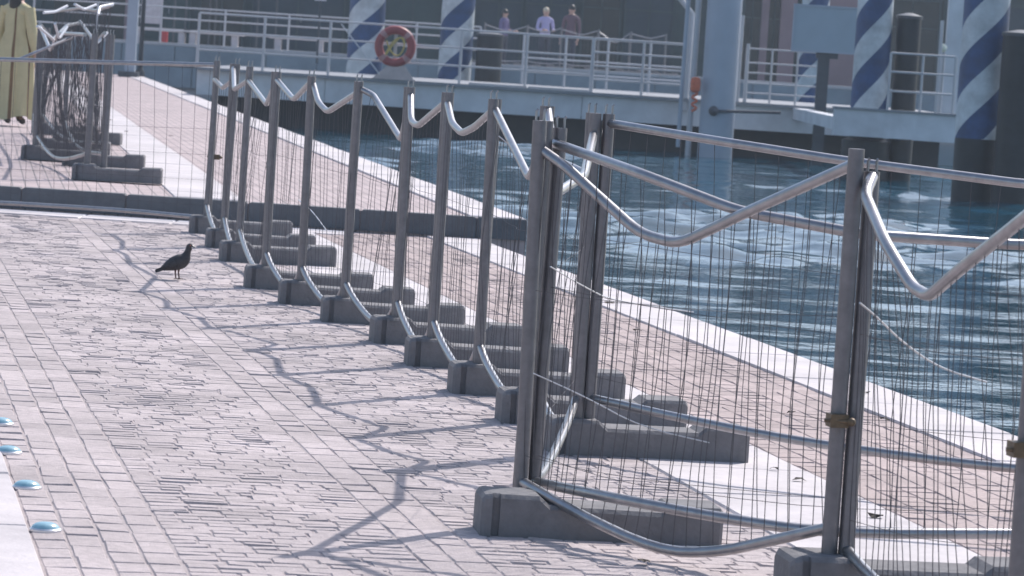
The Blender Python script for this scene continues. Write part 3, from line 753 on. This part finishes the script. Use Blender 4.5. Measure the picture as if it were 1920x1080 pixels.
# ------------------------------------------------------------------ pontoon landing stage
PY = 74.0
def PX(x, y, Yd): return at(x, y, Yd).x
xl, xr = PX(368, 150, PY), PX(1795, 260, PY)
pon = empty('landing_pontoon', ((xl + xr) / 2, PY, WZ), 0, 'long white landing pontoon with triple railings and black floats', 'pontoon')
o0 = pon.location
DZ = .70
mb = MB(); wid = 8.0
x = xl
while x < xr - .2:                          # plated white side
    l = min(2.55, xr - x)
    m2 = MB(); m2.box(((x + l / 2) - o0.x, 0.04, (DZ + .20) / 2 - o0.z - .01), (l - .012, .08, DZ - .22)); m2.build('hull_plate', M['white'], pon)
    x += l
mb = MB(); mb.box((0, wid / 2 + .09, (DZ + .24) / 2 - o0.z), (xr - xl - .02, wid, DZ - .28)); mb.build('hull', M['white'], pon)
mb = MB(); mb.box((0, wid / 2, DZ + .012 - o0.z), (xr - xl, wid + .25, .06)); mb.build('deck', M['deck'], pon)
mb = MB(); mb.box((0, wid / 2 + .6, -.09 - o0.z), (xr - xl - .5, wid - .5, .60)); mb.build('float', M['darkfloat'], pon)
for k, (xa, xb) in enumerate(((878, 987), (990, 1103))):
    a, b_ = PX(xa, 168, PY), PX(xb, 175, PY)
    m2 = MB(); m2.box(((a + b_) / 2 - o0.x, -.10, DZ + .055 - o0.z), (b_ - a, .07, .05)); m2.build('toe_board', M['pale'], pon)
def railing(root, xa, xb, Y, z0, h, sp, rails, r=.028, rr=.02, skip=()):
    n = max(1, round((xb - xa) / sp)); o = root.location
    for i in range(n + 1):
        x = xa + (xb - xa) * i / n
        mb = MB(); mb.tube([(x - o.x, Y - o.y, z0 - o.z), (x - o.x, Y - o.y, z0 + h - o.z)], r, 8); mb.build('rail_post', M['whiterail'], root, True)
    for q in rails:
        mb = MB(); mb.tube([(xa - o.x, Y - o.y, z0 + q - o.z), (xb - o.x, Y - o.y, z0 + q - o.z)], rr, 8); mb.build('rail', M['whiterail'], root, True)
railing(pon, PX(370, 100, PY), PX(1110, 120, PY), PY + .05, DZ + .03, 1.08, 1.27, (.36, .72, 1.08))
railing(pon, PX(1112, 120, PY), PX(1300, 120, PY), PY + .05, DZ + .03, 1.08, 1.2, (.27, .54, .81, 1.08))
railing(pon, PX(1400, 130, PY), PX(1545, 130, PY), PY + .3, DZ + .03, 1.08, .55, (.2, .4, .6, .8, 1.08), .02, .016)
railing(pon, PX(980, 120, PY + 7), PX(1300, 120, PY + 7), PY + 7.6, DZ + .03, 1.1, .9, (.3, .6, 1.1))
# gangway frame tubes rising beside the column
gx = PX(1285, 180, PY)
mb = MB(); mb.tube([(gx - o0.x, -.05, DZ - .2 - o0.z), (gx + .02 - o0.x, -.05, 2.42 - o0.z), (gx - .25 - o0.x, -.05, 2.72 - o0.z), (gx - 1.0 - o0.x, -.05, 2.9 - o0.z)], .06, 10); mb.build('gangway_hoop', M['whiterail'], pon, True)
for x, hh in ((1384, 1.75), (1398, 1.2), (1758, 1.9), (1655, 2.6)):
    gx = PX(x, 160, PY); mb = MB(); mb.tube([(gx - o0.x, -.03, DZ - o0.z), (gx - o0.x, -.03, DZ + hh - o0.z)], .035, 8); mb.build('stanchion', M['whiterail'], pon, True)
gx = PX(1790, 60, PY + .6); mb = MB(); mb.box((gx - o0.x, .7, DZ + 2.0 - o0.z), (.30, .2, 4.0)); mb.build('gate_column', M['white'], pon)
gx = PX(1630, 160, PY); mb = MB(); mb.tube([(gx - .3 - o0.x, -.04, DZ + .75 - o0.z), (gx + .25 - o0.x, -.04, DZ + 1.2 - o0.z)], .03, 8); mb.build('brace', M['whiterail'], pon, True)
WY = 64.0
ba, bb = PX(1562, 235, WY), PX(1795, 250, WY)
wk = empty('pile_walkway', ((ba + bb) / 2, WY, .38), 0, 'short white beam walkway with railing in front of the striped and black piles', 'walkway')
wo_ = wk.location
m2 = MB(); m2.box((0, .0, .225), (bb - ba, .30, .45)); m2.build('beam', M['white'], wk)
m2 = MB(); m2.box((0, -.01, .47), (bb - ba + .04, .36, .035)); m2.build('tread', M['deck'], wk)
m2 = MB(); m2.box((-(bb - ba) / 2 + .15, 5.1, .2), (.28, 9.7, .22)); m2.build('link_beam', M['white'], wk)
railing(wk, PX(1668, 130, WY), PX(1790, 130, WY), WY - .08, .38 + .48, .98, .55, (.33, .66, .98), .022, .018)
# bright lamp globe
gc = at(1768, 90, PY + .2); r0 = empty('globe_lamp', (gc.x, gc.y, DZ + .04), 0, 'small round pale lamp globe on a short stem beside the white gate column', 'lamp')
mb = MB(); mb.tube([(0, 0, 0), (0, 0, gc.z - DZ - .1)], .025, 8); mb.build('stem', M['whiterail'], r0, True)
mb = MB(); mb.sphere((0, 0, gc.z - DZ - .04), .085, 16, 12); mb.build('globe', M['globe'], r0, True)

# life ring on its stand
rc = at(741, 87, PY - .12)
lr = empty('life_ring', rc, 0, 'red life ring with white bands and yellow rope hung on the pontoon railing', 'life ring')
def torus(Rr, r, a0, a1, n=12, k=10):
    mb = MB(); P_ = [(Rr * math.cos(a0 + (a1 - a0) * i / n), 0, Rr * math.sin(a0 + (a1 - a0) * i / n)) for i in range(n + 1)]
    mb.tube(P_, r, k); return mb
for q in range(4):
    torus(.325, .085, R(45 + 90 * q + 8), R(45 + 90 * q + 82), 12, 12).build('ring_segment', M['ring'], lr, True)
    torus(.325, .088, R(45 + 90 * q - 8), R(45 + 90 * q + 8), 4, 12).build('band', M['ringband'], lr, True)
mb = MB(); mb.tube([(.18 * math.cos(t * .9), -.05 + .01 * math.sin(t * 3), .18 * math.sin(t * 1.3)) for t in [i * .35 for i in range(30)]], .016, 6); mb.build('rope', M['rope'], lr, True)
bs = empty('ring_stand', (rc.x, rc.y, DZ + .04), 0, 'pale pinkish stand board below the red life ring', 'stand')
mb = MB(); mb.poly([(-.42, -.03, 0), (.42, -.03, 0), (.22, -.03, .28), (-.12, -.03, .28), (-.42, .03, 0), (.42, .03, 0), (.22, .03, .28), (-.12, .03, .28)], [(0, 1, 2, 3), (7, 6, 5, 4), (0, 4, 5, 1), (1, 5, 6, 2), (2, 6, 7, 3), (3, 7, 4, 0)]); mb.build('board', M['pinkboard'], bs)
mb = MB(); mb.box((0, .08, .5), (.07, .05, 1.0)); mb.build('upright', M['whiterail'], bs)
# diagonal cable from the railing
loose([at(640, 45, PY - .2), at(712, 140, PY - .2)], .015, 'thin straight cable running down beside the striped pile to the ring stand')

# column, sign, orange line
def pile_pt(x, Y): return at(x, 300, Y)
c = at(1340, 290, 72.6); r0 = empty('mooring_column', (c.x, 72.6, -3), 0, 'thick plain grey-blue steel column rising from the water beside the gangway', 'column')
mb = MB(); mb.lathe([(.34, 0), (.34, 7.4)], 28); mb.build('shaft', M['column'], r0, True)
mb = MB(); mb.lathe([(.36, 7.4), (.36, 7.5), (.1, 7.62)], 28); mb.build('cap', M['column'], r0, True)
mb = MB(); mb.tube([(-.1, -.38, 3.55), (1.2, -.38, 3.6)], .03, 8); mb.sphere((-.1, -.40, 3.55), .10); mb.build('mooring_arm', M['darkpost'], r0, True)
mb = MB(); mb.tube([(-.52, .1, 2.6), (-.50, .1, 7.2)], .06, 10); mb.build('conduit', M['whiterail'], r0, True)
mb = MB(); mb.tube([(-.72, .1, 2.8), (-.70, .1, 7.0)], .045, 10); mb.build('conduit', M['column'], r0, True)
oc = at(1304, 160, 72.3); r0 = empty('rescue_line', (oc.x, 72.3, oc.z - .6), 0, 'orange rescue bag with knotted red-white line hanging beside the grey column', 'rescue line')
mb = MB(); mb.lathe([(.05, .46), (.095, .50), (.10, .66), (.085, .74), (.03, .76)], 14); mb.build('bag', M['orange'], r0, True)
mb = MB(); mb.tube([(.05 * math.sin(t * 2.2), 0, .48 - t * .05) for t in [i * .45 for i in range(18)]], .024, 8); mb.build('line', M['orange'], r0, True)
sg = at(1549, 55, 72.0); r0 = empty('sign_board', (sg.x, 72.0, DZ - .6), 0, 'plain blue-grey rectangular board on a dark post seen from behind', 'sign')
mb = MB(); mb.box((0, 0, sg.z - DZ + .6), (1.22, .06, .84)); mb.build('panel', M['sign'], r0)
mb = MB()
for dx, dz, lx, lz in ((0, .435, 1.30, .035), (0, -.435, 1.30, .035), (-.63, 0, .035, .84), (.63, 0, .035, .84)): mb.box((dx, -.005, sg.z - DZ + .6 + dz), (lx, .09, lz))
mb.build('frame', M['column'], r0)
mb = MB(); mb.box((.0, .10, (sg.z - DZ + .3) / 2 - .3), (.22, .14, sg.z - DZ + .3 + .6)); mb.build('post', M['darkpost'], r0)
mb = MB(); mb.box((.06, .10, sg.z - DZ + .6 - .5), (.42, .1, .12)); mb.build('bracket', M['darkpost'], r0)

# striped and black piles
def striped(x, ytop_unused, Y, r, zsplit, label, ph, ztop=4.2):
    c = at(x, 120, Y); root = empty('striped_pile', (c.x, Y, -3), 0, label, 'mooring pile', 'blue and white striped mooring piles')
    n = 48; zs = [zsplit + 3 + i * .05 for i in range(int((ztop - zsplit) / .05) + 1)]
    for colr, nm in (('pilewhite', 'white_stripe'), ('blue', 'blue_stripe')):
        mb = MB(); per = 1.1
        hw = per / 2
        k0 = int(-6 - 4 / per); cnt = int((ztop + 4) / per) + 6
        for q in range(k0, cnt):                                # each stripe is a helical ribbon
            base = q * per + ph + (0 if nm == 'white_stripe' else hw); P_ = []; F = []
            for j in range(n + 1):
                an = 2 * math.pi * j / n; z = base + 2 * per * j / n
                lo = min(max(z, zsplit), ztop); hi = min(max(z + hw, zsplit), ztop)
                for zz in (lo, hi): P_.append((r * math.cos(an), r * math.sin(an), zz + 3))
            for j in range(n):
                if P_[2 * j + 1][2] - P_[2 * j][2] > 1e-4 or P_[2 * j + 3][2] - P_[2 * j + 2][2] > 1e-4: F.append((2 * j, 2 * j + 2, 2 * j + 3, 2 * j + 1))
            if F: mb.poly(P_, F)
        mb.build(nm, M[colr], root, True)
    mb = MB(); mb.lathe([(r - .006, 0), (r - .006, 3 + ztop), (r * .6, 3.12 + ztop)], 32); mb.build('core', M['dark'], root, True)
    return root
striped(683, 0, 83.5, .40, -1.5, 'striped blue and white pile behind the pontoon left of the life ring stand cable', .30)
striped(853, 0, 83.5, .37, -1.5, 'striped blue and white pile behind the pontoon next to a short black pile', .75)
pc_ = striped(1634, 0, 64.6, .31, .72, 'striped blue and white pile behind the white beam walkway beside the grey sign board', .15)
mb = MB(); mb.lathe([(.42, 0), (.42, 3.30), (.32, 3.345)], 28); mb.build('casing', M['dark'], pc_, True)
striped(1843, 0, 56.0, .345, .59, 'widest striped blue and white pile standing in front of the pontoon end', .55)
c = at(1522, 100, 90); striped(1522, 0, 90, .33, -1.5, 'striped blue and white pile half hidden behind the grey sign board', .5)
def black(x, Y, w, ztop, label):
    c = at(x, 150, Y); root = empty('black_pile', (c.x, Y, -3), 0, label, 'mooring pile', 'black mooring piles')
    mb = MB(); mb.lathe([(w / 2, 0), (w / 2, 3 + ztop), (w / 2 - .04, 3.03 + ztop)], 24); mb.build('shaft', M['dark'], root, True)
    mb = MB(); mb.lathe([(w / 2 + .02, 3.0 + ztop), (w / 2 + .02, 3.05 + ztop), (.05, 3.10 + ztop)], 24); mb.build('cap', M['darkpost'], root, True)
black(914, 83, .58, 1.75, 'short black pile behind the railing next to a striped pile')
black(1697, 64.7, .42, 2.45, 'slim black pile behind the railing of the white beam walkway')
black(1910, 55.4, .56, 2.15, 'thick black pile beside the widest striped pile')

# ------------------------------------------------------------------ far quay with its own fence, posts, signs
FZ, FY = 1.0, 103.0
mb = MB(); mb.box((0, FY + 60, (FZ - 3) / 2), (400, 120, FZ + 3)); fq = mb.build('far_quay', M['farquay'], kind='structure')
x = -17.0
while x < 18:                               # wall blocks of the far quay
    l = random.uniform(1.2, 1.7)
    for row in range(2):
        m2 = MB(); m2.box((x + l / 2 + (.5 if row else 0), FY - .06, .72 - row * .58), (l - .02, .10, .55)); m2.build('wall_stone', M['farwall'], fq)
    x += l
mb = MB()
mb = None
x = -17.0
while x < 18:
    l = random.uniform(1.5, 2.0); m2 = MB(); m2.box((x + l / 2, FY + .2, FZ + .03), (l - .015, .62, .09)); m2.build('coping_stone', M['pale'], fq); x += l
# sagging far fence
fpx = [(905, 122), (985, 126), (1048, 130), (1118, 134), (1178, 138), (1245, 143)]
FPts = []
for i, (x, y) in enumerate(fpx):
    Yd = 105.0 - i * .12; c = at(x, y, Yd); p = Vector((c.x, Yd, FZ + .01)); FPts.append(p)
    foot(p - Vector((.35, 0, 0)), R(random.uniform(-6, 6)), 'sunlit block foot of the far fence' + [' by the short black pile', ' beside the pontoon toe board', ' below the lilac top', ' between the two onlookers', ' right of the plum shirt', ' beside the gangway hoop'][i], 'feet of the far fence')
fl = ['far fence panel behind the short black pile', 'far fence panel with a steep bright rail beside the lilac top', 'far fence panel with a curved bright rail below the plum shirt', 'far fence panel with a low dipping bright rail', 'straight far fence panel ending near the gangway hoop']
for i in range(5):
    a, b_ = FPts[i], FPts[i + 1]; d = [.16, .12, .12, .28, .1][i]
    panel(a, b_, [lev(a, FZ + 1.15), a.lerp(b_, .45) + Vector((0, 0, 1.15 - d)), a.lerp(b_, .6) + Vector((0, 0, 1.15 - d)), lev(b_, FZ + 1.18)], [lev(a, FZ + .2), a.lerp(b_, .5) + Vector((0, 0, .14)), lev(b_, FZ + .2)], fl[i], 'far fence panels', 9, 3, False, 1.2, 1.2, rp=.028, seed=60 + i, caps=False, wmat='steel')
# left part: posts, signs and railings of the far quay
def at_root(name, x, y, Y, label, cat, z=None):
    c = at(x, y, Y); return empty(name, (c.x, Y, c.z if z is None else z), 0, label, cat)
r0 = at_root('lamp_post', 262, 140, 97, 'slim black lamp post at the far end of the terrace', 'lamp post', TZ)
mb = MB(); mb.lathe([(.13, 0), (.13, .12), (.07, .2), (.055, 1.2), (.05, 4.6)], 14); mb.build('pole', M['dark'], r0, True)
mb = MB(); mb.lathe([(.05, 4.6), (.16, 4.68), (.20, 5.0), (.05, 5.15)], 14); mb.build('lantern', M['glass'], r0, True)
r0 = at_root('grey_post', 243, 140, 95, 'plain pale grey square post with a dark plinth beside the black lamp post', 'post', TZ)
mb = MB(); mb.box((0, 0, 1.9), (.26, .26, 3.6)); mb.build('shaft', M['column'], r0)
mb = MB(); mb.box((-.02, 0, .07), (.5, .5, .14)); mb.build('plinth', M['darkpost'], r0)
r0 = at_root('signal_panel', 600, 15, 98, 'small pinkish white upright panel on a thin post above the left railing', 'sign', FZ)
mb = MB(); mb.box((0, 0, 1.75), (.30, .05, .62)); mb.build('panel', M['pinkwhite'], r0)
mb = MB(); mb.tube([(0, .05, -.2), (0, .05, 2.0)], .03, 8); mb.build('post', M['darkpost'], r0, True)
r0 = at_root('info_board', 283, 48, 108, 'pale grey notice board standing behind the black lamp post', 'sign', FZ)
mb = MB(); mb.box((0, 0, .95), (.62, .05, .75)); mb.build('panel', M['pale_grey'], r0)
for dx in (-.25, .25):
    mb = MB(); mb.tube([(dx, .05, 0), (dx, .05, 1.3)], .025, 8); mb.build('leg', M['darkpost'], r0, True)
r0 = at_root('round_sign', 327, 27, 109, 'round blue traffic sign on a thin post', 'sign', FZ)
mb = MB(); mb.lathe([(.2, -.015), (.2, .015)], 24); o = mb.build('disc', M['signblue'], r0); o.rotation_euler = (R(90), 0, 0); o.location = (0, 0, 1.55)
mb = MB(); mb.tube([(0, .04, 0), (0, .04, 1.75)], .03, 8); mb.build('post', M['darkpost'], r0, True)
r0 = at_root('red_box', 306, 84, 107, 'small red box low beside the notice board', 'box', FZ)
mb = MB(); mb.box((0, 0, .2), (.22, .2, .38)); mb.build('case', M['red'], r0)
mb = MB(); mb.box((0, 0, .41), (.26, .24, .035)); mb.build('lid', M['red'], r0)
r0 = empty('quay_railing', (PX(60, 80, 105), 105, FZ + .07), 0, 'long grey double-bar railing along the far quay', 'railing')
railing(r0, PX(60, 80, 105), PX(900, 80, 105), 105.0, FZ + .07, 1.0, 1.9, (.35, .68, 1.0), .03, .022)
# market tables with bright tops behind the left railing
for k, (x0, x1, y, lb) in enumerate([(268, 352, 2, 'highest'), (390, 486, 8, 'middle'), (400, 520, 14, 'lowest')]):
    c0 = at(x0, 16 + y * .2, 112 + k); c1 = at(x1, 20 + y * .2, 112 + k); z = FZ + 2.0 - .16 * k
    r0 = empty('awning', ((c0.x + c1.x) / 2, 112 + k * 1.2, FZ), 0, f'pale flat awning on thin poles behind the far railing, the {lb} of three', 'awning')
    w = c1.x - c0.x; mb = MB(); mb.box((0, 0, z - FZ), (w, 1.0, .05)); mb.build('roof', M['pale'], r0)
    for dx in (-w / 2 + .05, w / 2 - .05):
        mb = MB(); mb.tube([(dx, 0, 0), (dx, 0, z - FZ - .025)], .03, 8); mb.build('leg', M['darkpost'], r0, True)
for k, (x, y, lb) in enumerate([(400, 92, 'beside the left railing post'), (560, 96, 'under the pinkish panel'), (300, 95, 'behind the red box'), (810, 108, 'behind the life ring')]):
    c = at(x, y, 106.5); r0 = empty('bench', (c.x, 106.5, FZ), 0, 'low pale slab bench ' + lb, 'bench', 'slab benches on the far quay')
    mb = MB(); mb.box((0, 0, .42), (1.7, .5, .09)); mb.build('seat', M['pale'], r0)
    for dx in (-.6, .6):
        mb = MB(); mb.box((dx, 0, .185), (.18, .4, .37)); mb.build('leg', M['pale_grey'], r0)

# ------------------------------------------------------------------ building behind
BY = 126.0
bl = empty('waterfront_building', (0, BY, FZ), 0, 'long shaded building with pink piers and dark green doors', 'building')
def bpx(x): return at(x, 60, BY).x
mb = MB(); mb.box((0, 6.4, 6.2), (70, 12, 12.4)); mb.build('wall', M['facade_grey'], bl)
mb = MB(); mb.box((0, 5.9, 12.55), (71, 13.4, .3)); mb.build('cornice', M['facade'], bl)
mb = MB(); mb.poly([(-35.5, -.9, 12.7), (35.5, -.9, 12.7), (35.5, 12.7, 12.7), (-35.5, 12.7, 12.7), (-33, 5.9, 15), (33, 5.9, 15)], [(0, 1, 5, 4), (2, 3, 4, 5), (1, 2, 5), (3, 0, 4), (3, 2, 1, 0)]); mb.build('roof', M['facade'], bl)
mods = [(-200, -60, 'g'), (-60, 70, 's'), (95, 230, 'g'), (262, 350, 's'), (372, 452, 'g'), (470, 640, 't'), (720, 822, 's'), (890, 975, 't'), (985, 1075, 't'), (1092, 1160, 'g'), (1172, 1260, 't'), (1268, 1300, 's'),
        (1395, 1425, 'g'), (1440, 1462, 'g'), (1500, 1548, 's'), (1610, 1632, 'g'), (1660, 1760, 'g'), (1772, 1850, 's'), (1880, 2010, 't')]
for x0, x1, k in mods:
    a, b_ = bpx(x0), bpx(x1); w = b_ - a; cx = (a + b_) / 2
    mtn = {'s': 'shutter', 't': 'shutter2', 'g': 'glass'}[k]
    mb = MB(); mb.box((cx, .37, 1.5), (w, .05, 3.0)); d = mb.build('door' if k != 'g' else 'window', M[mtn], bl)
    mb = MB(); mb.box((cx, .32, 3.06), (w + .1, .14, .12))
    for xx in (a - .03, b_ + .03): mb.box((xx, .32, 1.5), (.06, .14, 3.0))
    mb.box((cx, .33, 1.5), (.05, .06, 3.0)); mb.box((cx, .33, 2.1), (w, .06, .05)); mb.build('frame', M['facade_grey'], d)
    if k != 'g':
        mb = MB(); mb.box((cx + .12, .30, 1.05), (.03, .08, .16)); mb.build('handle', M['frame'], d)
for x0, x1 in ((1462, 1492), (1426, 1440), (1550, 1606), (1633, 1655), (2020, 2060), (232, 255)):
    a, b_ = bpx(x0), bpx(x1); mb = MB(); mb.box(((a + b_) / 2, .2, 1.75), (b_ - a, .34, 3.5)); mb.build('pier', M['facade'], bl)
mb = MB(); mb.box((0, .25, 3.72), (70, .36, .42)); mb.build('fascia', M['facade'], bl)
for fl_ in range(2):
    for i in range(20):
        cx = -33 + i * 3.45; z = 5.9 + fl_ * 3.6
        mb = MB(); mb.box((cx, .37, z), (1.2, .05, 1.9)); w = mb.build('window', M['glass'], bl)
        mb = MB()
        for dx, dz, lx, lz in ((0, 1.0, 1.36, .1), (0, -1.0, 1.5, .12), (-.63, 0, .08, 1.9), (.63, 0, .08, 1.9), (0, 0, .05, 1.9)): mb.box((cx + dx, .33, z + dz), (lx, .12, lz))
        mb.build('frame', M['frame'], w)

# ------------------------------------------------------------------ haze over the harbour
hz = bpy.data.materials.new('harbour_haze'); hz.use_nodes = True
hn = hz.node_tree; hn.nodes.clear(); ho = hn.nodes.new('ShaderNodeOutputMaterial'); hv = hn.nodes.new('ShaderNodeVolumePrincipled')
hv.inputs['Color'].default_value = (0.74, 0.86, 1.0, 1); hv.inputs['Density'].default_value = 0.0007; hv.inputs['Anisotropy'].default_value = 0.35
hn.links.new(hv.outputs[0], ho.inputs['Volume'])
mb = MB(); mb.box((0, 60, 6.5), (2600, 2600, 23)); mb.build('haze', hz, kind='stuff')
